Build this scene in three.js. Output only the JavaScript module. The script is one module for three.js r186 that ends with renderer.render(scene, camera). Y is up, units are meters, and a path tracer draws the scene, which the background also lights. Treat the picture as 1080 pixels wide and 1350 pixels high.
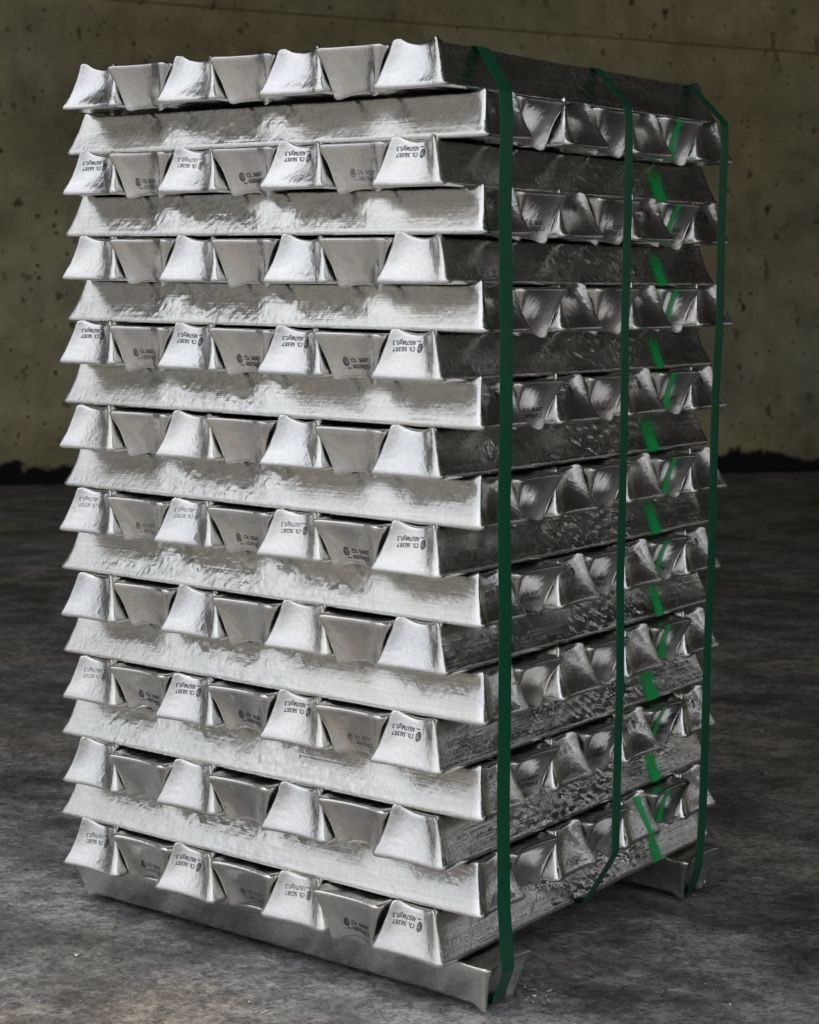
import * as THREE from 'three';
import { ImprovedNoise } from 'three/addons/math/ImprovedNoise.js';
import { mergeGeometries } from 'three/addons/utils/BufferGeometryUtils.js';

// ---------------------------------------------------------------- camera, sky, sun, exposure
const scene = new THREE.Scene();
const camera = new THREE.PerspectiveCamera(30.15, 0.8, 0.05, 200);
camera.position.set(1.5992, 0.9013, 2.2304);
camera.rotation.order = 'YXZ';
camera.rotation.set(-0.03318, 0.66474, 0.01036);
camera.setViewOffset(1080, 1350, 123.2, 226.1, 1080, 1350);
camera.focus = 2.55;
camera.userData.fStop = 11;
camera.updateProjectionMatrix();
scene.add(camera);

const renderer = new THREE.WebGLRenderer({ antialias: true });
renderer.toneMapping = THREE.LinearToneMapping;
renderer.toneMappingExposure = 1.14;
renderer.shadowMap.enabled = true;

{ // an overcast sky, brighter overhead than at the horizon
  const w = 64, h = 32, d = new Float32Array(w * h * 4);
  for (let j = 0; j < h; j++) for (let i = 0; i < w; i++) {
    const el = Math.max(0, Math.sin(((j + 0.5) / h - 0.5) * Math.PI)), k = 1.25 * (0.33 + 0.67 * el), o = (j * w + i) * 4;
    d[o] = k * 0.97; d[o + 1] = k; d[o + 2] = k * 1.05; d[o + 3] = 1;
  }
  const t = new THREE.DataTexture(d, w, h, THREE.RGBAFormat, THREE.FloatType);
  t.mapping = THREE.EquirectangularReflectionMapping; t.magFilter = THREE.LinearFilter; t.needsUpdate = true;
  scene.background = t; scene.environment = t;
}
const sun = new THREE.DirectionalLight(0xfff6ea, 1.5);
sun.position.set(-1.5, 9, 1.8); sun.castShadow = true; sun.shadow.radius = 30;
Object.assign(sun.shadow.camera, { left: -8, right: 8, top: 8, bottom: -8, near: 0.5, far: 40 });
scene.add(sun, sun.target);

// ---------------------------------------------------------------- seeded noise
let seed = 20431;
const rnd = () => { seed = (seed + 0x6d2b79f5) | 0; let t = Math.imul(seed ^ (seed >>> 15), 1 | seed); t = (t + Math.imul(t ^ (t >>> 7), 61 | t)) ^ t; return ((t ^ (t >>> 14)) >>> 0) / 4294967296; };
const rr = (a, b) => a + (b - a) * rnd();
const clamp = (x, a = 0, b = 1) => Math.min(b, Math.max(a, x));
const sstep = (a, b, x) => { const t = clamp((x - a) / (b - a)); return t * t * (3 - 2 * t); };
const mix = (a, b, t) => a + (b - a) * t;
function lattice(w, h, cx, cy) {           // one octave of tileable value noise, -1..1
  cx = Math.max(2, Math.round(cx)); cy = Math.max(2, Math.round(cy));
  const g = new Float32Array(cx * cy); for (let i = 0; i < g.length; i++) g[i] = rnd() * 2 - 1;
  const out = new Float32Array(w * h), X0 = new Int32Array(w), X1 = new Int32Array(w), FX = new Float32Array(w);
  for (let i = 0; i < w; i++) { const u = i / w * cx, k = Math.floor(u), f = u - k; X0[i] = k % cx; X1[i] = (k + 1) % cx; FX[i] = f * f * (3 - 2 * f); }
  for (let j = 0; j < h; j++) {
    const v = j / h * cy, k = Math.floor(v), f0 = v - k, f = f0 * f0 * (3 - 2 * f0), a = (k % cy) * cx, b = ((k + 1) % cy) * cx;
    for (let i = 0; i < w; i++) { const p = g[a + X0[i]], q = g[b + X0[i]]; const l = p + (g[a + X1[i]] - p) * FX[i], m = q + (g[b + X1[i]] - q) * FX[i]; out[j * w + i] = l + (m - l) * f; }
  }
  return out;
}
function fbm(w, h, cx, cy, oct, gain = 0.5) {
  const out = new Float32Array(w * h); let amp = 1, sum = 0;
  for (let o = 0; o < oct; o++) { const l = lattice(w, h, cx * 2 ** o, cy * 2 ** o); for (let i = 0; i < out.length; i++) out[i] += amp * l[i]; sum += amp; amp *= gain; }
  for (let i = 0; i < out.length; i++) out[i] /= sum * 0.6;
  return out;
}
function tex(w, h, fill, srgb) {           // fill(i, x, y, put) -> [r,g,b] 0..1 linear for data, linear colour for srgb
  const d = new Uint8Array(w * h * 4), enc = (c) => 255 * (c <= 0.0031308 ? 12.92 * c : 1.055 * Math.pow(c, 1 / 2.4) - 0.055);
  for (let y = 0; y < h; y++) for (let x = 0; x < w; x++) {
    const i = y * w + x, c = fill(i, x, y);
    for (let k = 0; k < 3; k++) d[i * 4 + k] = srgb ? enc(clamp(c[k])) : 255 * clamp(c[k]);
    d[i * 4 + 3] = 255;
  }
  const t = new THREE.DataTexture(d, w, h); t.magFilter = THREE.LinearFilter; t.minFilter = THREE.LinearFilter;
  t.wrapS = t.wrapT = THREE.RepeatWrapping; if (srgb) t.colorSpace = THREE.SRGBColorSpace; t.needsUpdate = true;
  return t;
}
const sdist = (px, py, ax, ay, bx, by) => { const dx = bx - ax, dy = by - ay, t = clamp(((px - ax) * dx + (py - ay) * dy) / (dx * dx + dy * dy)); return Math.hypot(px - ax - t * dx, py - ay - t * dy); };
function paint(f, w, h, n, draw) {         // n random small marks stamped into field f with wrap; draw(k) -> {r, val(dx,dy)}
  for (let k = 0; k < n; k++) {
    const cx = Math.floor(rnd() * w), cy = Math.floor(rnd() * h), m = draw(k), r = Math.ceil(m.r);
    for (let y = -r; y <= r; y++) for (let x = -r; x <= r; x++) { const v = m.val(x, y); if (v) { const i = ((cy + y + h) % h) * w + ((cx + x + w) % w); f[i] = m.max ? Math.max(f[i], v) : f[i] + v; } }
  }
  return f;
}
function struct(name, geo, mat, label) {
  const m = new THREE.Mesh(geo, mat); m.name = name; m.castShadow = m.receiveShadow = true;
  m.userData = { kind: 'structure', label, category: name.split('_')[0] }; scene.add(m); return m;
}

// ---------------------------------------------------------------- floor
{
  const W = 2048, D = 2.3;
  const broad = fbm(W, W, 7, 7, 6, 0.62), brown = fbm(W, W, 6, 6, 5, 0.62), streak = fbm(W, W, 30, 40, 5, 0.7), fine = fbm(W, W, 240, 240, 3, 0.8), grit = lattice(W, W, 1024, 1024), dark = fbm(W, W, 8, 12, 6, 0.62);
  const scr = new Float32Array(W * W), speck = new Float32Array(W * W);
  paint(scr, W, W, 620, () => { const L = rr(8, 60), a = rr(-0.35, 0.35) + (rnd() < 0.2 ? rr(-1, 1) : 0), c = Math.cos(a), s = Math.sin(a), o = rr(0.2, 0.7), wd = rr(0.5, 1.1), bend = rr(-0.004, 0.004);
    return { r: L, max: true, val: (x, y) => { const u = x * c + y * s, v = -x * s + y * c + bend * u * u; return Math.abs(u) < L && Math.abs(v) < wd * 2 ? o * Math.exp(-v * v / wd / wd) * (1 - (u / L) ** 2) : 0; } }; });
  paint(speck, W, W, 9000, () => { const r = rr(0.8, 1.7) + (rnd() < 0.06 ? rr(0.4, 1.4) : 0), o = rr(0.25, 1); return { r: 3, max: true, val: (x, y) => o * Math.exp(-(x * x + y * y) / r / r) }; });
  const map = tex(W, W, (i) => {
    const b = clamp(0.5 + 0.42 * broad[i]), br = sstep(-0.5, 0.5, brown[i]), st = streak[i], dk = sstep(0.05, 0.75, dark[i]);
    let k = 0.255 * (0.5 + 0.9 * b) * (1 + 0.36 * st) * (1 + 0.46 * fine[i] + 0.34 * grit[i]);
    k *= (1 - 0.45 * dk) * (1 + 0.14 * sstep(0.1, 0.22, streak[i] + 0.3 * fine[i]) - 0.13 * sstep(0.12, 0.25, -streak[i] + 0.3 * fine[i] - 0.15));
    let r = k * mix(0.99, 1.12, br), g = k * mix(1, 1.01, br), bl = k * mix(1.0, 0.86, br);
    const s = scr[i] * 0.45 * clamp(0.5 + fine[i]) + speck[i] * 0.8 * clamp(0.75 + 0.5 * st);
    r = mix(r, 0.62, s); g = mix(g, 0.62, s); bl = mix(bl, 0.63, s);
    return [r, g, bl];
  }, true);
  const bump = tex(W, W, (i) => { const v = 0.5 + 0.16 * broad[i] + 0.1 * streak[i] + 0.09 * fine[i] + 0.05 * grit[i] + 0.2 * speck[i]; return [v, v, v]; });
  const rough = tex(1024, 1024, (i, x, y) => { const j = (y * 2) * W + x * 2, v = 0.74 + 0.12 * brown[j] - 0.16 * sstep(0.1, 0.7, dark[j]) + 0.08 * streak[j]; return [v, v, v]; });
  const S = 60, g = new THREE.PlaneGeometry(S, S, 1, 1); g.rotateX(-Math.PI / 2); g.translate(-2, 0, 0);
  const c = Math.cos(0.66474), s = Math.sin(0.66474), p = g.attributes.position, uv = g.attributes.uv;
  for (let i = 0; i < p.count; i++) uv.setXY(i, (p.getX(i) * c - p.getZ(i) * s) / D + 0.13, (p.getX(i) * s + p.getZ(i) * c) / D + 0.41);
  struct('floor', g, new THREE.MeshStandardMaterial({ map, bumpMap: bump, bumpScale: 0.004, roughnessMap: rough, roughness: 1, metalness: 0 }), 'worn dusty concrete floor with scratches and metal specks');
}

// ---------------------------------------------------------------- back wall with ledge, roof and gateway
const wallA = new THREE.Vector3(-4.448, 0, -3.309), wallDir = new THREE.Vector3(0.611, 0, -0.792), wallN = new THREE.Vector3(0.792, 0, 0.611);
const rawConcrete = new THREE.MeshStandardMaterial({ color: new THREE.Color().setRGB(0.2, 0.194, 0.182), roughness: 0.9 });
{
  const W = 2048, H = 1024, MW = 6.0, MH = 3.0;   // metres covered
  const tone = fbm(W, H, 6, 4, 5, 0.55), mott = fbm(W, H, 60, 30, 4, 0.65), grain = lattice(W, H, 1024, 512), drip = fbm(W, H, 70, 8, 4, 0.6), edge = fbm(W, H, 24, 12, 5, 0.6), warm = fbm(W, H, 9, 5, 3, 0.5);
  const pit = new Float32Array(W * H);
  const blob = (r, sy) => { const ax = rr(0.7, 1.3), ph = rr(0, 6.28), n1 = rr(0.1, 0.35), tilt = rr(-0.5, 0.5), o = rr(0.55, 1);
    return { r: r * 1.7 * Math.max(1, sy), max: true, val: (x, y) => { const X = x + tilt * y * 0.3, a = Math.atan2(y, X), d = Math.hypot(X / ax, y / sy) / (r * (1 + n1 * Math.sin(3 * a + ph) + 0.2 * Math.sin(7 * a - ph))); return o * (1 - sstep(0.55, 1.05, d)); } }; };
  paint(pit, W, H, 1500, () => blob(rr(1.2, 3.2), rr(0.8, 1.6)));
  paint(pit, W, H, 420, () => blob(rr(3, 7), rr(0.7, 1.8)));
  paint(pit, W, H, 44, () => blob(rr(3, 6), rr(2.4, 5)));
  const map = tex(W, H, (i, x, y) => {
    const hm = y / H * MH;                       // height above the floor in metres
    let k = 0.58 * (1 + 0.3 * tone[i] + 0.2 * mott[i] + 0.12 * grain[i]) * (1 - 0.12 * sstep(0.25, 0.9, drip[i]));
    const wm = 0.06 * warm[i];
    let r = k * (1.02 + wm), g = k * (0.92), b = k * (0.56 - wm);
    const p = pit[i] * clamp(0.75 + 0.4 * mott[i]);
    r = mix(r, 0.045, p); g = mix(g, 0.038, p); b = mix(b, 0.03, p);
    const tar = sstep(-0.015, 0.02, 0.085 + 0.05 * edge[i] + 0.03 * mott[i] - hm);   // black tar line along the foot of the wall, ragged edge
    r = mix(r, 0.012, tar); g = mix(g, 0.012, tar); b = mix(b, 0.012, tar);
    return [r, g, b];
  }, true);
  const bump = tex(W, H, (i) => { const v = 0.72 + 0.1 * mott[i] + 0.06 * grain[i] + 0.07 * tone[i] - 0.5 * pit[i]; return [v, v, v]; });
  const m = new THREE.MeshStandardMaterial({ map, bumpMap: bump, bumpScale: 0.012, roughness: 0.92 });
  const place = (geo, along, y, out) => { geo.rotateY(Math.atan2(wallN.x, wallN.z)); const c = wallA.clone().addScaledVector(wallDir, along).addScaledVector(wallN, out); geo.translate(c.x, y, c.z); return geo; };
  const uvWall = (geo) => { const p = geo.attributes.position, uv = geo.attributes.uv; for (let i = 0; i < p.count; i++) uv.setXY(i, ((p.getX(i) - wallA.x) * wallDir.x + (p.getZ(i) - wallA.z) * wallDir.z) / MW + 0.2, p.getY(i) / MH); };
  const wall = place(new THREE.BoxGeometry(32, 2.39, 0.3), 6, 1.197, -0.15); uvWall(wall);
  struct('wall_back', wall, m, 'pitted khaki concrete wall with a black tar line at its foot');
  // a thick cast beam runs along the wall top, falling slightly to one side
  const beam = new THREE.BoxGeometry(9, 0.5, 0.14); beam.rotateZ(-0.03); place(beam, 3.4, 2.24, 0.0); uvWall(beam);
  struct('wall_beam', beam, m, 'concrete beam along the top of the pitted wall');
  // the roof slab ends just in front of the bundle
  const roof = new THREE.BoxGeometry(22, 0.25, 24).translate(-5.4, 2.525, -11.1);
  struct('roof', roof, rawConcrete, 'concrete roof slab over the back of the floor');
  struct('wall_left', new THREE.BoxGeometry(0.3, 2.39, 2.7).translate(-2.75, 1.197, 0.45), rawConcrete, 'short concrete wall carrying the roof beside the bundle');
  struct('wall_right', new THREE.BoxGeometry(0.3, 2.39, 20).translate(7.4, 1.197, -12.2), rawConcrete, 'bare concrete side wall facing the strapped ingot ends');
}

// ---------------------------------------------------------------- the ingot: shape
const L2 = 0.365, TAPER = 0.0220, B0 = 0.0580, SB = 0.0260, H = 0.0575, PITCH = 0.0903, STEP = 0.0590, FOOT = 0.0685;
const X0 = 3 * PITCH + B0, EAR = 0.0090;
const NE = 14, NC = 7, UVB = 0.25;
const perlin = new ImprovedNoise();
function makeIngot(v, crumpled) {          // crumpled: the long sides carry the wrinkles of the cast, finely meshed
  const NS = crumpled ? 210 : 38, NF = crumpled ? 22 : 9;
  const wrinkle = (X, y, s) => {
    const o = v * 31.7 + s * 11.3, zone = sstep(0.05, 0.5, 0.62 - Math.abs(X + 0.03) / 0.26 + 0.6 * perlin.noise(X * 14 + o, y * 22, o) + 0.3 * perlin.noise(X * 45, y * 45 + o, o));
    const p = (f, q) => perlin.noise(X * f + q, y * f * 1.15 + q, o + q);
    return zone * (0.7 * p(105, 3) + 0.4 * p(210, 7)) * (s < 0 ? 0.0028 : 0.0009) + 0.0005 * perlin.noise(X * 18 + o, y * 55, o);
  };
  const tp = TAPER * rr(0.85, 1.12), dk = rr(0.75, 1.15), earK = rr(0.7, 1.05), earSkew = rr(-0.3, 0.3), ex = rr(1.25, 1.6), rwk = rr(0.85, 1.15);
  const g1 = (t) => 1 - Math.pow(1 - t, ex);
  const off = rr(0, 100), n3 = (x, y, z, f) => Math.sin(x * f + off + 1.7 * Math.sin(z * f * 0.7 + off * 2)) * Math.sin(z * f * 1.1 + off * 3 + 1.3 * Math.sin(y * f)) + 0.6 * Math.sin(y * f * 1.9 + x * f * 0.6 + off);
  const outline = (t) => {                // plan of the bar at one height: hollow ends, flared sides, corners rounder towards the wide face
    const a = L2 - tp * g1(t), b = B0 - SB * (1 - Math.pow(1 - t, 1.12)), d = dk * mix(0.009, 0.0145, t), e = mix(0.0015, 0.0032, t), rc = mix(0.019, 0.008, t), rx = rc * 0.8, P = [];
    const um = 1 - rc / b, lm = 1 - rx / a;
    const endP = (s, u) => [s * (a - d * (1 - Math.pow(Math.abs(u), 2.5))), s * b * u];
    const sideP = (s, u) => { const x = -s * a * u, f = clamp((Math.abs(x) - (a - 0.075)) / 0.075); return [x, s * (b - e * (1 - f * f))]; };
    const bez = (p, c, q) => { for (let k = 1; k < NC; k++) { const w = k / NC; P.push([0, 1].map((i) => (1 - w) ** 2 * p[i] + 2 * w * (1 - w) * c[i] + w * w * q[i])); } };
    for (const s of [1, -1]) {
      for (let k = 0; k <= NE; k++) P.push(endP(s, ((k / NE) * 2 - 1) * um));
      bez(endP(s, um), [s * a, s * b], sideP(s, -lm));
      for (let k = 0; k <= NS; k++) { const l = (k / NS) * 2 - 1, u = mix(l, Math.sin(l * Math.PI / 2), crumpled ? 0.2 : 0.75); P.push(sideP(s, u * lm)); }
      bez(sideP(s, lm), [-s * a, s * b], endP(-s, -um));
    }
    return { P, a, b };
  };
  const spec = [];           // [y, inset, region]; region 0 wide cap, 1 flank, 2 narrow cap
  for (const k of [1, 0.8, 0.5, 0.25]) spec.push([0.0030 * Math.min(1, k * 2.2), B0 * k, 0]);
  const rw = 0.0062 * rwk, rn = 0.0058;
  for (let k = 0; k <= 3; k++) { const f = k / 3 * Math.PI / 2; spec.push([rw * (1 - Math.sin(f)) * 0 + rw * (1 - Math.cos(f)), rw * (1 - Math.sin(f)), k ? 1 : 0]); }
  for (let k = 1; k <= NF; k++) spec.push([mix(rw, H - rn, k / NF), 0, 1]);
  for (let k = 1; k <= 4; k++) { const f = k / 4 * Math.PI / 2; spec.push([H - rn + rn * Math.sin(f), rn * (1 - Math.cos(f)), k < 4 ? 1 : 2]); }
  for (const k of [0.3, 0.5, 0.75, 1]) spec.push([H - 0.001 * k, (B0 - SB) * k, 2]);
  const rings = spec.map(([y, ins, reg]) => {
    const t = y / H, o = outline(reg === 0 ? 0 : reg === 2 ? 1 : t), an = L2 - tp;
    const pts = o.P.map(([x, z]) => {
      const fx = (o.a - ins) / o.a, fz = Math.max(0, (o.b - ins) / o.b), X = x * fx, Z = z * fz;
      const ear = EAR * earK * (1 + earSkew * Math.sign(Z * X)) * sstep(an - 0.026, an - 0.005, Math.abs(X)) * (0.2 + 0.8 * Math.pow(clamp(Math.abs(Z) / (B0 - SB)), 1.4)) * sstep(0.35, 1, t);
      const w = ins > 0.02 ? 0.2 : 1;
      const nx = n3(X * 1.0, y, Z, 62) * 0.00035 + n3(X, y, Z, 23) * 0.0006, ny = n3(Z, X, y, 47) * 0.0003 * w;
      const dx = Math.abs(X) > o.a - 0.02 ? nx : nx * 0.5, dz = Math.abs(Z) > 0.01 ? n3(X, Z, y, 31) * 0.0004 + n3(X, Z, y, 11) * 0.0006 : 0;
      const side = crumpled && reg === 1 && ins < 0.001 && Math.abs(X) < o.a - 0.03 ? Math.sign(Z) * wrinkle(X, y, Math.sign(Z)) * sstep(0, 0.05, o.a - 0.03 - Math.abs(X)) * sstep(0, 0.006, y - rw) * sstep(0, 0.006, H - rn - y) : 0;
      return new THREE.Vector3(X + dx, y + ear + (reg === 1 ? ny : ny * 0.6) * sstep(0, 0.3, t), Z + dz + side);
    });
    return { pts, reg, y };
  });
  const N = rings[0].pts.length, R = rings.length, nor = rings.map((r) => r.pts.map(() => new THREE.Vector3()));
  const tri = []; const e1 = new THREE.Vector3(), e2 = new THREE.Vector3();
  for (let k = 0; k < R - 1; k++) for (let j = 0; j < N; j++) {
    const q = [[k, j], [k, (j + 1) % N], [k + 1, (j + 1) % N], [k + 1, j]];
    for (const [a, b, c] of [[0, 2, 1], [0, 3, 2]]) { const [A, B, C] = [q[a], q[b], q[c]].map(([r, i]) => rings[r].pts[i]); e1.subVectors(B, A); e2.subVectors(C, A); const n = e1.cross(e2); for (const [r, i] of [q[a], q[b], q[c]]) nor[r][i].add(n); }
  }
  const mid = R >> 1; if (nor[mid][NE >> 1].x < 0) for (const r of nor) for (const n of r) n.negate();
  const flip = (() => { const A = rings[mid].pts[0], B = rings[mid + 1].pts[1], C = rings[mid].pts[1]; return new THREE.Vector3().subVectors(B, A).cross(new THREE.Vector3().subVectors(C, A)).x < 0; })();
  for (const r of nor) for (const n of r) n.normalize();
  nor[0].forEach((n) => n.set(0, -1, 0)); nor[R - 1].forEach((n) => n.set(0, 1, 0));
  const base = outline(0.3).P, per = [0]; for (let j = 1; j <= N; j++) per.push(per[j - 1] + Math.hypot(base[j % N][0] - base[j - 1][0], base[j % N][1] - base[j - 1][1]));
  const pos = [], nn = [], uv = [], idx = [];
  const strip = (k0, k1, kind) => {
    const o = pos.length / 3;
    for (let k = k0; k <= k1; k++) for (let j = 0; j <= N; j++) {
      const p = rings[k].pts[j % N], n = nor[k][j % N]; pos.push(p.x, p.y, p.z); nn.push(n.x, n.y, n.z);
      if (kind === 1) uv.push(per[j] / per[N], 0.01 + (UVB - 0.02) * clamp(p.y / (H + EAR)));
      else uv.push(0.5 + p.x / per[N] * 1.0, (kind === 0 ? 0.44 : 0.78) + p.z * 1.1);
    }
    for (let k = 0; k < k1 - k0; k++) for (let j = 0; j < N; j++) { const a = o + k * (N + 1) + j, b = a + 1, c = a + N + 2, d = a + N + 1; flip ? idx.push(a, b, c, a, c, d) : idx.push(a, c, b, a, d, c); }
  };
  const f0 = rings.findIndex((r) => r.reg === 1) - 1, f1 = rings.findLastIndex((r) => r.reg === 1) + 1;
  strip(0, f0, 0); strip(f0, f1, 1); strip(f1, R - 1, 2);
  const g = new THREE.BufferGeometry();
  g.setAttribute('position', new THREE.Float32BufferAttribute(pos, 3)); g.setAttribute('normal', new THREE.Float32BufferAttribute(nn, 3)); g.setAttribute('uv', new THREE.Float32BufferAttribute(uv, 2)); g.setIndex(idx);
  g.computeBoundingBox();
  // surface lookup for ink and paint: a point on face 'end' (+x, s = z) or 'side' (-z, s = x) at height y
  const look = (face, s, y) => {
    const col = []; const HALF = NE + NS + 2 * NC, j0 = face === 'end' ? -NC : HALF + NE + NC, j1 = face === 'end' ? NE + NC : HALF + NE + NC + NS, ax = face === 'end' ? 'z' : 'x';
    for (let k = f0; k <= f1; k++) for (let j0_ = j0; j0_ < j1; j0_++) { const j = (j0_ + N) % N, a = rings[k].pts[j], b = rings[k].pts[(j + 1) % N]; const u = (s - a[ax]) / (b[ax] - a[ax]); if (u >= 0 && u <= 1) { col.push([a.clone().lerp(b, u), nor[k][j].clone().lerp(nor[k][(j + 1) % N], u).normalize()]); break; } }
    for (let k = 0; k < col.length - 1; k++) if (col[k][0].y <= y && col[k + 1][0].y >= y) { const u = (y - col[k][0].y) / (col[k + 1][0].y - col[k][0].y); return [col[k][0].clone().lerp(col[k + 1][0], u), col[k][1].clone().lerp(col[k + 1][1], u).normalize()]; }
    return col[y < H / 2 ? 0 : col.length - 1] ?? null;
  };
  return { g, look };
}
function patch(ing, face, at, nu, nv, lift = 0.0004) {      // at(u, v) -> [s, y]
  const pos = [], nn = [], uv = [], idx = [];
  for (let j = 0; j <= nv; j++) for (let i = 0; i <= nu; i++) {
    const [s, y] = at(i / nu, j / nv), [p, n] = ing.look(face, s, y); pos.push(p.x + n.x * lift, p.y + n.y * lift, p.z + n.z * lift); nn.push(n.x, n.y, n.z); uv.push(i / nu, j / nv);
  }
  for (let j = 0; j < nv; j++) for (let i = 0; i < nu; i++) { const a = j * (nu + 1) + i; idx.push(a, a + 1, a + nu + 2, a, a + nu + 2, a + nu + 1); }
  const V = (i) => new THREE.Vector3(pos[i * 3], pos[i * 3 + 1], pos[i * 3 + 2]), c0 = (nv >> 1) * (nu + 1) + (nu >> 1);
  if (V(c0 + 1).sub(V(c0)).cross(V(c0 + nu + 1).sub(V(c0))).dot(new THREE.Vector3(nn[c0 * 3], nn[c0 * 3 + 1], nn[c0 * 3 + 2])) < 0) for (let i = 0; i < idx.length; i += 3) [idx[i + 1], idx[i + 2]] = [idx[i + 2], idx[i + 1]];
  const g = new THREE.BufferGeometry(); g.setAttribute('position', new THREE.Float32BufferAttribute(pos, 3)); g.setAttribute('normal', new THREE.Float32BufferAttribute(nn, 3)); g.setAttribute('uv', new THREE.Float32BufferAttribute(uv, 2)); g.setIndex(idx);
  return g;
}

// ---------------------------------------------------------------- the ingot: cast aluminium
function makeMetal() {
  const W = 2048, Hh = 512, per = 1.64, FL = Hh * UVB;
  const peel = fbm(W, Hh, 380, 60, 2, 0.6), wave = fbm(W, Hh, 60, 12, 3, 0.5), lines = fbm(W, Hh, 14, 150, 3, 0.8), tone = fbm(W, Hh, 18, 10, 4, 0.6), msk = fbm(W, Hh, 12, 14, 3, 0.6), fineg = lattice(W, Hh, 1024, 256);
  const r1 = fbm(W, Hh, 170, 27, 2, 0.45), r2 = fbm(W, Hh, 330, 52, 1, 0.5);
  const scr = paint(new Float32Array(W * Hh), W, Hh, 240, () => { const Ln = rr(5, 34), a = (rnd() < 0.6 ? rr(-0.12, 0.12) : rr(0.7, 1.9)), c = Math.cos(a), s = Math.sin(a), o = rr(0.2, 1); return { r: Ln, max: true, val: (x, y) => { const u = x * c + y * s, q = -x * s + y * c; return Math.abs(u) < Ln && Math.abs(q) < 1.5 ? o * Math.exp(-q * q / 0.35) * (1 - Math.abs(u) / Ln) : 0; } }; });
  // layout along u: end (+x) 0..e, side (+z), end (-x), side (-z)
  const e = 0.095 / per, sd = 0.5 - e;
  const zone = (x) => { const u = (x / W) % 0.5; return u < e ? { end: 1, c: 0 } : { end: 0, c: 1 - Math.abs((u - e) / sd * 2 - 1) }; };
  const wr = new Float32Array(W * Hh), rip = new Float32Array(W * Hh);
  for (let y = 0; y < Hh; y++) for (let x = 0; x < W; x++) {
    const i = y * W + x, z = zone(x), v = y / FL;
    const c = z.end ? 0 : sstep(0.3, 0.8, z.c + 0.45 * msk[i]);
    wr[i] = (v < 1 ? c : 0.7) * sstep(-0.35, 0.35, msk[i] + 0.1);
    rip[i] = wr[i] * (0.07 * r1[i] + 0.03 * r2[i]);
  }
  const bump = tex(W, Hh, (i, x) => { const z = zone(x); const v = 0.5 + 0.035 * peel[i] + (z.end ? 0.05 : 0.09) * wave[i] + (z.end ? 0 : 0.022 * lines[i]) + rip[i] - 0.03 * scr[i]; return [v, v, v]; });
  const rough = tex(W, Hh, (i, x) => { const z = zone(x); const v = (z.end ? 0.23 : 0.28) + 0.05 * tone[i] + 0.03 * peel[i] - 0.1 * wr[i] * clamp(0.6 + r1[i]) + 0.05 * (z.end ? 0 : lines[i]) - 0.1 * scr[i]; return [v, v, v]; });
  const map = tex(W, Hh, (i, x) => { const z = zone(x); const k = (z.end ? 0.80 : 0.76) * (1 + 0.04 * tone[i] + 0.05 * fineg[i] + 0.03 * peel[i] - 0.10 * wr[i] * clamp(0.4 + r2[i]) + 0.12 * scr[i]), b = 0.02 * tone[i]; return [k * (1.0 + b), k * 0.99, k * ((z.end ? 0.98 : 0.95) - b)]; }, true);
  return new THREE.MeshStandardMaterial({ map, roughnessMap: rough, bumpMap: bump, bumpScale: 0.0026, metalness: 1, roughness: 1 });
}
const metals = [0, 1, 2].map(() => makeMetal());
const kinds = [0, 1, 2, 3, 4, 5].map((v) => makeIngot(v));
for (const v of [6, 7, 8, 9]) kinds.push(makeIngot(v, true));   // for the outermost bars, whose long sides show

// ink stamp: a round maker's mark, cast number and alloy
function stampTex(wear) {
  const W = 512, Hh = 208, cv = document.createElement('canvas'); cv.width = W; cv.height = Hh; const c = cv.getContext('2d');
  c.fillStyle = '#000'; c.fillRect(0, 0, W, Hh); c.fillStyle = c.strokeStyle = '#fff';
  c.lineWidth = 13; c.beginPath(); c.ellipse(62, 82, 38, 60, 0, 0, 6.3); c.stroke();
  c.fillRect(40, 36, 16, 92); c.fillRect(66, 30, 13, 108);
  c.font = 'bold 82px sans-serif'; c.fillText('Ch. 50387', 146, 96, 340);
  c.fillText('AlSi7Mg0.3', 150, 184, 346);
  for (const [x, w, h] of [[66, 14, 16], [84, 10, 20], [98, 16, 14], [118, 8, 18]]) c.fillRect(x, 184 - h, w, h);   // a tiny mark, too small to read
  const src = c.getImageData(0, 0, W, Hh).data, n = fbm(W, Hh, 22, 9, 4, 0.7), f = fbm(W, Hh, 120, 50, 2, 0.8);
  return tex(W, Hh, (i, x, y) => { const s = src[((Hh - 1 - y) * W + x) * 4] / 255, a = s * clamp(wear + 0.5 * n[i] + 0.3 * f[i]); return [a, a, a]; });
}
const inks = [0.85, 0.62, 0.42].map((w) => new THREE.MeshStandardMaterial({ color: new THREE.Color().setRGB(0.018, 0.018, 0.03), roughness: 0.6, metalness: 0, transparent: true, alphaMap: stampTex(w) }));
const stampGeo = kinds.map((k) => [[0, 0, 0], [0.004, 0.002, 0.05], [-0.001, 0.004, -0.05], [0.003, 0.001, -0.02]].map(([ds, dy, rot]) => patch(k, 'end', (u, v) => [-0.019 + ds + u * 0.045 + rot * 0.0185 * (v - 0.5), H - 0.006 - dy - 0.0185 * v + rot * 0.045 * (u - 0.5)], 16, 8)));
// the strip runs from the narrow edge (text foot) towards the wide edge (text top)

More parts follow.
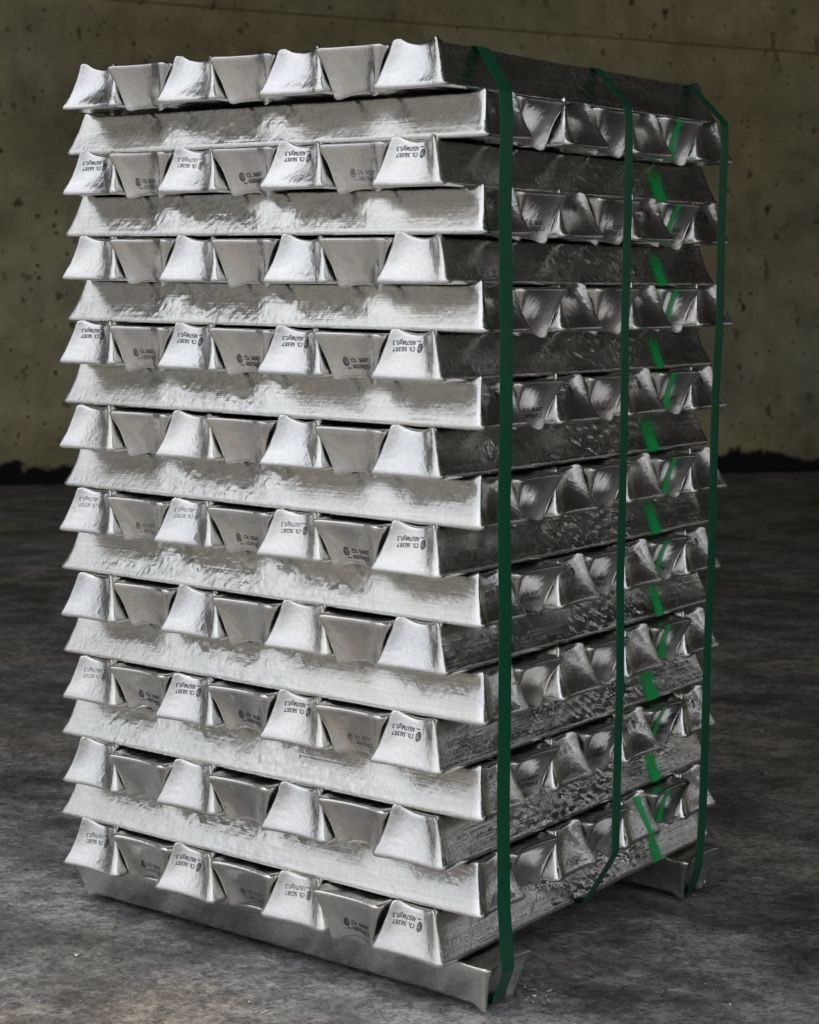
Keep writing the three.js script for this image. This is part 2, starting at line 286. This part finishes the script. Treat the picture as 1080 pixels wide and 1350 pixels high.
// green spray paint
function sprayTex(fade) {
  const W = 128, Hh = 256, n = fbm(W, Hh, 8, 12, 4, 0.6), g = lattice(W, Hh, 64, 128);
  return tex(W, Hh, (i, x, y) => { const u = x / (W - 1), v = y / (Hh - 1), d = Math.abs(u - 0.5) * 2 + 0.12 * n[i], a = (1 - sstep(0.35, 0.95, d + 0.25 * g[i] * sstep(0.3, 0.9, d))) * (fade ? 1 - sstep(0.45, 1.0, v + 0.2 * n[i] + 0.25 * g[i] * v) : 1) * clamp(0.93 + 0.15 * n[i]); return [a, a, a]; });
}
const sprayMat = [0, 1].map((f) => new THREE.MeshStandardMaterial({ color: new THREE.Color().setRGB(0.006, 0.52, 0.11), roughness: 0.45, transparent: true, alphaMap: sprayTex(f) }));
const sprayEnd = kinds.map((k) => [0, 1, 2].map((q) => patch(k, 'end', (u, v) => [mix(-0.008, 0.008, v) + 0.004 * (q - 1) * v - 0.003 * q + (u - 0.5) * (0.022 + 0.004 * q), mix(0.002, H - 0.001, v)], 10, 14, 0.0005)));
const spraySide = kinds.map((k) => [0, 1, 2].map((q) => patch(k, 'side', (u, v) => [mix(-0.187, -0.199, v) + 0.006 * (q - 1) + (u - 0.5) * (0.036 + 0.008 * q), mix(0.001, H - 0.004, v)], 20, 24, 0.0006)));
const sprayRidge = kinds.map((k) => patch(k, 'end', (u, v) => [-mix(0.036, 0.027, v) + (u) * 0.016, mix(0.002, H - 0.002, v)], 8, 14, 0.0005));

// ---------------------------------------------------------------- the bundle: nineteen crosswise layers on two feet
const ORD = ['', 'first', 'second', 'third', 'fourth', 'fifth', 'sixth', 'seventh', 'eighth', 'ninth', 'tenth', 'eleventh', 'twelfth', 'thirteenth', 'fourteenth', 'fifteenth', 'sixteenth', 'seventeenth', 'eighteenth', 'nineteenth'];
let count = 0;
function ingot(kind, x, y, z, yaw, inverted, roll, pitch, label, group) {
  const k = kinds[kind], m = new THREE.Mesh(k.g, metals[Math.floor(rnd() * 3)]); m.scale.set(1, rr(0.985, 1.008), rr(0.985, 1.002)); m.name = 'aluminium_ingot' + (count ? '_' + String(count).padStart(3, '0') : ''); count++;
  const q = new THREE.Quaternion().setFromEuler(new THREE.Euler((inverted ? Math.PI : 0) + roll, 0, pitch, 'XYZ'));
  m.quaternion.setFromAxisAngle(new THREE.Vector3(0, 1, 0), yaw).multiply(q);
  m.position.set(x, y + (inverted ? H : 0), z); m.castShadow = m.receiveShadow = true;
  m.userData = { label, category: 'ingot', group }; scene.add(m); return m;
}
function part(parent, name, geo, mat, label) { const m = new THREE.Mesh(geo, mat); m.name = name; m.castShadow = false; m.receiveShadow = true; if (label) m.userData.label = label; parent.add(m); return m; }
// per layer from the top: shift in x and z (mm), turn (mrad), lift (mm)
const lay = [[-2.4, 2.4, -0.8, 0.6], [3.9, 0.7, -12, -0.8], [-3.5, -2.7, -10, -0.4], [3.3, 1.9, -12, 0.4], [-0.6, -1.1, 2, -0.3], [4.3, 1.5, -13, 0.4], [-4.4, -0.5, 0.7, -0.1], [-0.8, 0.8, -3.5, 0.7], [-5.2, -1.2, 6.2, -0.3], [2.3, 0.4, -6, -0.1], [-1.7, 1.7, 1.3, 0.6], [-1.2, 0.1, 0.4, -0.3], [3.1, 0.3, 10, -0.4], [2.4, 1, 1.9, -0.6], [0.8, -0.2, 1.3, 0.2], [-2.4, 0, 9, -0.4], [2.4, 0.6, 6, -0.5], [-2, -1.4, 8, 0.3], [2.1, -3.5, 1.3, 0.4]];
for (let r = 0; r < 19; r++) {
  const endsFront = r % 2 === 0, [sx, sz, turn, lift] = lay[r].map((v, i) => (v + [-2, -3, 0, 0][i]) / 1000), y = FOOT + (18 - r) * STEP + lift;
  const stamped = endsFront ? r % 4 === 2 : r % 4 === 3;
  for (let n = 0; n < 7; n++) {          // n counts from the strapped corner
    const inverted = n % 2 === 1, across = (3 - n) * PITCH + rr(-0.0006, 0.0006), along = rr(-0.005, 0.005) * (n ? 1 : 0.4) - (inverted ? 0.0035 : 0);
    const lx = endsFront ? across : along + 0.005, lz = endsFront ? along : across, c = Math.cos(turn), s = Math.sin(turn);
    const label = `${stamped ? 'stamped' : 'plain'} aluminium ingot, ${inverted ? 'narrow' : 'wide'} side down, ${ORD[n + 1]} from strapped corner, ${ORD[19 - r]} layer from floor`;
    const kind = n === 0 ? 6 + Math.floor(rnd() * 4) : Math.floor(rnd() * 6), m = ingot(kind, c * lx + s * lz + sx, y + (inverted ? -0.0006 : 0) + rr(-0.0006, 0.0006), -s * lx + c * lz + sz, turn + (endsFront ? -Math.PI / 2 : 0) + rr(-0.002, 0.002), inverted, rr(-0.006, 0.006), rr(-0.0025, 0.0025), label, 'aluminium ingots stacked in crosswise layers');
    if (stamped) part(m, 'ink_stamp', stampGeo[kind][Math.floor(rnd() * 4)], inks[Math.floor(Math.pow(rnd(), 1.3) * 3)], 'black ink stamp of round mark, number and alloy');
    else rnd();
    if (endsFront && n === 0 && r > 0) part(m, 'paint_stripe', spraySide[kind][r % 3], sprayMat[1], 'sprayed green paint stripe');
    if (!endsFront && n === 5) part(m, 'paint_stripe', sprayEnd[kind][(r * 2) % 3], sprayMat[0], 'sprayed green paint stripe');
    if (r === 17 && n === 4) part(m, 'paint_stripe', sprayRidge[kind], sprayMat[0], 'sprayed green paint stripe');
  }
}
ingot(1, 0.012, 0.0100, X0 - 0.012 - B0, 0.0, true, 0, 0, 'lone aluminium ingot lying narrow side down as foot below the strapped corner', 'foot ingots under the bundle');
ingot(2, 0.000, 0.0100, -0.222 - B0, 0.01, true, 0, 0, 'lone aluminium ingot lying narrow side down as foot under the far strap', 'foot ingots under the bundle');

// ---------------------------------------------------------------- green straps
{
  const W = 256, Hh = 256, l = fbm(W, Hh, 3, 60, 3, 0.7), n = fbm(W, Hh, 10, 10, 4, 0.6);
  const strapMat = new THREE.MeshPhysicalMaterial({ color: new THREE.Color().setRGB(0.002, 0.11, 0.05), roughness: 0.26, specularIntensity: 0.8, bumpMap: tex(W, Hh, (i) => { const v = 0.5 + 0.2 * l[i] + 0.12 * n[i]; return [v, v, v]; }), bumpScale: 0.0006 });
  const TOP = FOOT + 18 * STEP + H, E2 = FOOT + 17 * STEP + H, E1 = L2 + 0.0035;
  const strap = (name, label, zs, footed, wd) => {        // zs: z at top edge, upper bend, foot
    const path = [];
    const side = (s) => {
      const [zt, zu, zb] = s > 0 ? zs : zs.map((z) => z * 0.7);
      const p = [[s * 0.299, TOP + 0.0012, zt], [s * (E1 + 0.001), E2 + 0.001, zu], [s * (E1 + 0.003), E2 - 0.03, mix(zu, zb, 0.05)]];
      for (let k = 1; k <= 8; k++) p.push([s * (E1 + 0.0028 + 0.0012 * Math.sin(k * 2.3 + zt * 9)), mix(E2 - 0.03, FOOT + STEP + 0.01, k / 8), mix(zu, zb, 0.05 + 0.95 * k / 8) + 0.0012 * Math.sin(k * 1.9 + zu * 20)]);
      if (footed) p.push([s * (L2 + footed[0]), FOOT - 0.007, zb], [s * (L2 + footed[0] - 0.03), 0.0075, footed[1] ?? zb]);
      else p.push([s * (X0 + 0.004), FOOT - 0.0005, zb + 0.01], [s * (X0 - 0.004), FOOT - 0.004, zb + 0.01]);
      return p;
    };
    path.push([0, TOP + 0.0012, zs[0] * 0.85], ...side(1), ...side(-1).reverse());
    const pts = path.map((p) => new THREE.Vector3(...p)), out = [];
    for (let i = 0; i < pts.length; i++) {                // soften each bend
      const a = pts[(i + pts.length - 1) % pts.length], b = pts[i], c = pts[(i + 1) % pts.length], r = Math.min(0.006, b.distanceTo(a) * 0.4, b.distanceTo(c) * 0.4);
      const p = b.clone().addScaledVector(a.clone().sub(b).normalize(), r), q = b.clone().addScaledVector(c.clone().sub(b).normalize(), r);
      for (let k = 0; k <= 4; k++) { const t = k / 4; out.push(p.clone().multiplyScalar((1 - t) ** 2).addScaledVector(b, 2 * t * (1 - t)).addScaledVector(q, t * t)); }
    }
    const n = out.length, pos = [], uv = [], idx = [], th = 0.0009, Z = new THREE.Vector3(0, 0, 1); let len = 0;
    const cs = [[-1, 0], [-0.96, 1], [-0.5, 1.25], [0, 1.3], [0.5, 1.25], [0.96, 1], [1, 0], [0.96, -1], [-0.96, -1]];
    for (let i = 0; i <= n; i++) {
      const p = out[i % n], tn = out[(i + 1) % n].clone().sub(out[(i + n - 1) % n]).setZ(0).normalize(), nm = new THREE.Vector3(-tn.y, tn.x, 0); if (nm.dot(new THREE.Vector3(p.x, p.y - 0.6, 0)) < 0) nm.negate();
      if (i) len += out[i % n].distanceTo(out[i - 1]);
      cs.forEach(([a, b], k) => { const v = p.clone().addScaledVector(Z, a * wd / 2).addScaledVector(nm, b * th / 2); pos.push(v.x, v.y, v.z); uv.push(len * 12, a * 0.5 + 0.5); });
    }
    const M = cs.length; for (let i = 0; i < n; i++) for (let k = 0; k < M; k++) { const a = i * M + k, b = i * M + (k + 1) % M; idx.push(a, b + M, b, a, a + M, b + M); }
    const g = new THREE.BufferGeometry(); g.setAttribute('position', new THREE.Float32BufferAttribute(pos, 3)); g.setAttribute('uv', new THREE.Float32BufferAttribute(uv, 2)); g.setIndex(idx); g.computeVertexNormals();
    const m = new THREE.Mesh(g, strapMat); m.name = name; m.castShadow = m.receiveShadow = true; m.userData = { label, category: 'strap', group: 'green straps round the bundle' }; scene.add(m);
  };
  strap('strapping_band', 'green plastic strap beside the bundle corner, passing under the foot ingot', [0.243, 0.300, 0.282], [0.014, 0.258], 0.029);
  strap('strapping_band_001', 'green plastic strap round the middle of the bundle', [-0.042, 0.0, 0.004], null, 0.021);
  strap('strapping_band_002', 'green plastic strap over the painted half of the bundle, passing under its foot', [-0.312, -0.283, -0.248], [0.002, -0.285], 0.025);
}

// ---------------------------------------------------------------- metal litter on the floor
{
  const bright = new THREE.MeshStandardMaterial({ color: new THREE.Color().setRGB(0.8, 0.8, 0.79), metalness: 1, roughness: 0.42 });
  const flake = (s, flat) => { const g = new THREE.IcosahedronGeometry(1, s > 0.003 ? 1 : 0), p = g.attributes.position, h = new Map(); for (let i = 0; i < p.count; i++) { const key = [p.getX(i), p.getY(i), p.getZ(i)].map((v) => v.toFixed(3)).join(); if (!h.has(key)) h.set(key, [rr(0.55, 1.2), rr(0.4, 1.1)]); const [f, e] = h.get(key); p.setXYZ(i, p.getX(i) * f * s, p.getY(i) * e * s * flat, p.getZ(i) * f * s * 0.7); } g.computeVertexNormals(); g.rotateY(rr(0, 6.28)); g.computeBoundingBox(); g.translate(0, -g.boundingBox.min.y, 0); return g; };
  const chips = [[0.136, 0.451, 0.0062, 0.25, 'thin pale aluminium flake lying before the foot ingot'], [0.129, 0.46, 0.004, 0.3, 'narrow pale aluminium sliver beside the thin flake before the foot ingot'], [0.352, 0.182, 0.008, 0.5, 'largest aluminium crumb at the tip of the corner foot ingot'], [0.364, 0.196, 0.005, 0.55, 'small aluminium crumb in the heap at the corner foot ingot'], [0.37, 0.17, 0.0055, 0.5, 'rounded aluminium crumb behind the heap at the corner foot ingot'], [0.343, 0.2, 0.0042, 0.6, 'tiny aluminium crumb touching the strap at the corner foot ingot'], [0.326, -0.345, 0.0075, 0.7, 'aluminium lump beside the foot under the far strap'], [0.12, -1.008, 0.010, 0.3, 'lone pale flake far out on the dark floor'], [-0.18, 0.46, 0.005, 0.4, 'pale aluminium crumb on the floor beside the stamped bottom layer']];
  chips.forEach(([x, z, s, f, label], i) => { const m = new THREE.Mesh(flake(s, f), bright); m.name = 'aluminium_chip' + (i ? '_' + String(i).padStart(3, '0') : ''); m.position.set(x, 0, z); m.castShadow = m.receiveShadow = true; m.userData = { label, category: 'chip' }; scene.add(m); });
  const gs = [];
  for (let k = 0; k < 900; k++) { const a = rr(0, 6.28), d = 0.35 + Math.pow(rnd(), 1.5) * 1.5; gs.push(flake(rr(0.0008, 0.002) + (rnd() < 0.08 ? 0.0012 : 0), 0.5).translate(Math.cos(a) * d + 0.1, 0, Math.sin(a) * d)); }
  for (let k = 0; k < 45; k++) gs.push(flake(rr(0.001, 0.003), 0.55).translate(0.356 + rr(-0.03, 0.04), 0, 0.186 + rr(-0.03, 0.03)));
  const m = new THREE.Mesh(mergeGeometries(gs), bright); m.name = 'aluminium_crumbs'; m.userData = { kind: 'stuff', label: 'fine aluminium crumbs scattered over the floor round the bundle', category: 'crumbs' }; m.castShadow = m.receiveShadow = true; scene.add(m);
}

renderer.render(scene, camera);
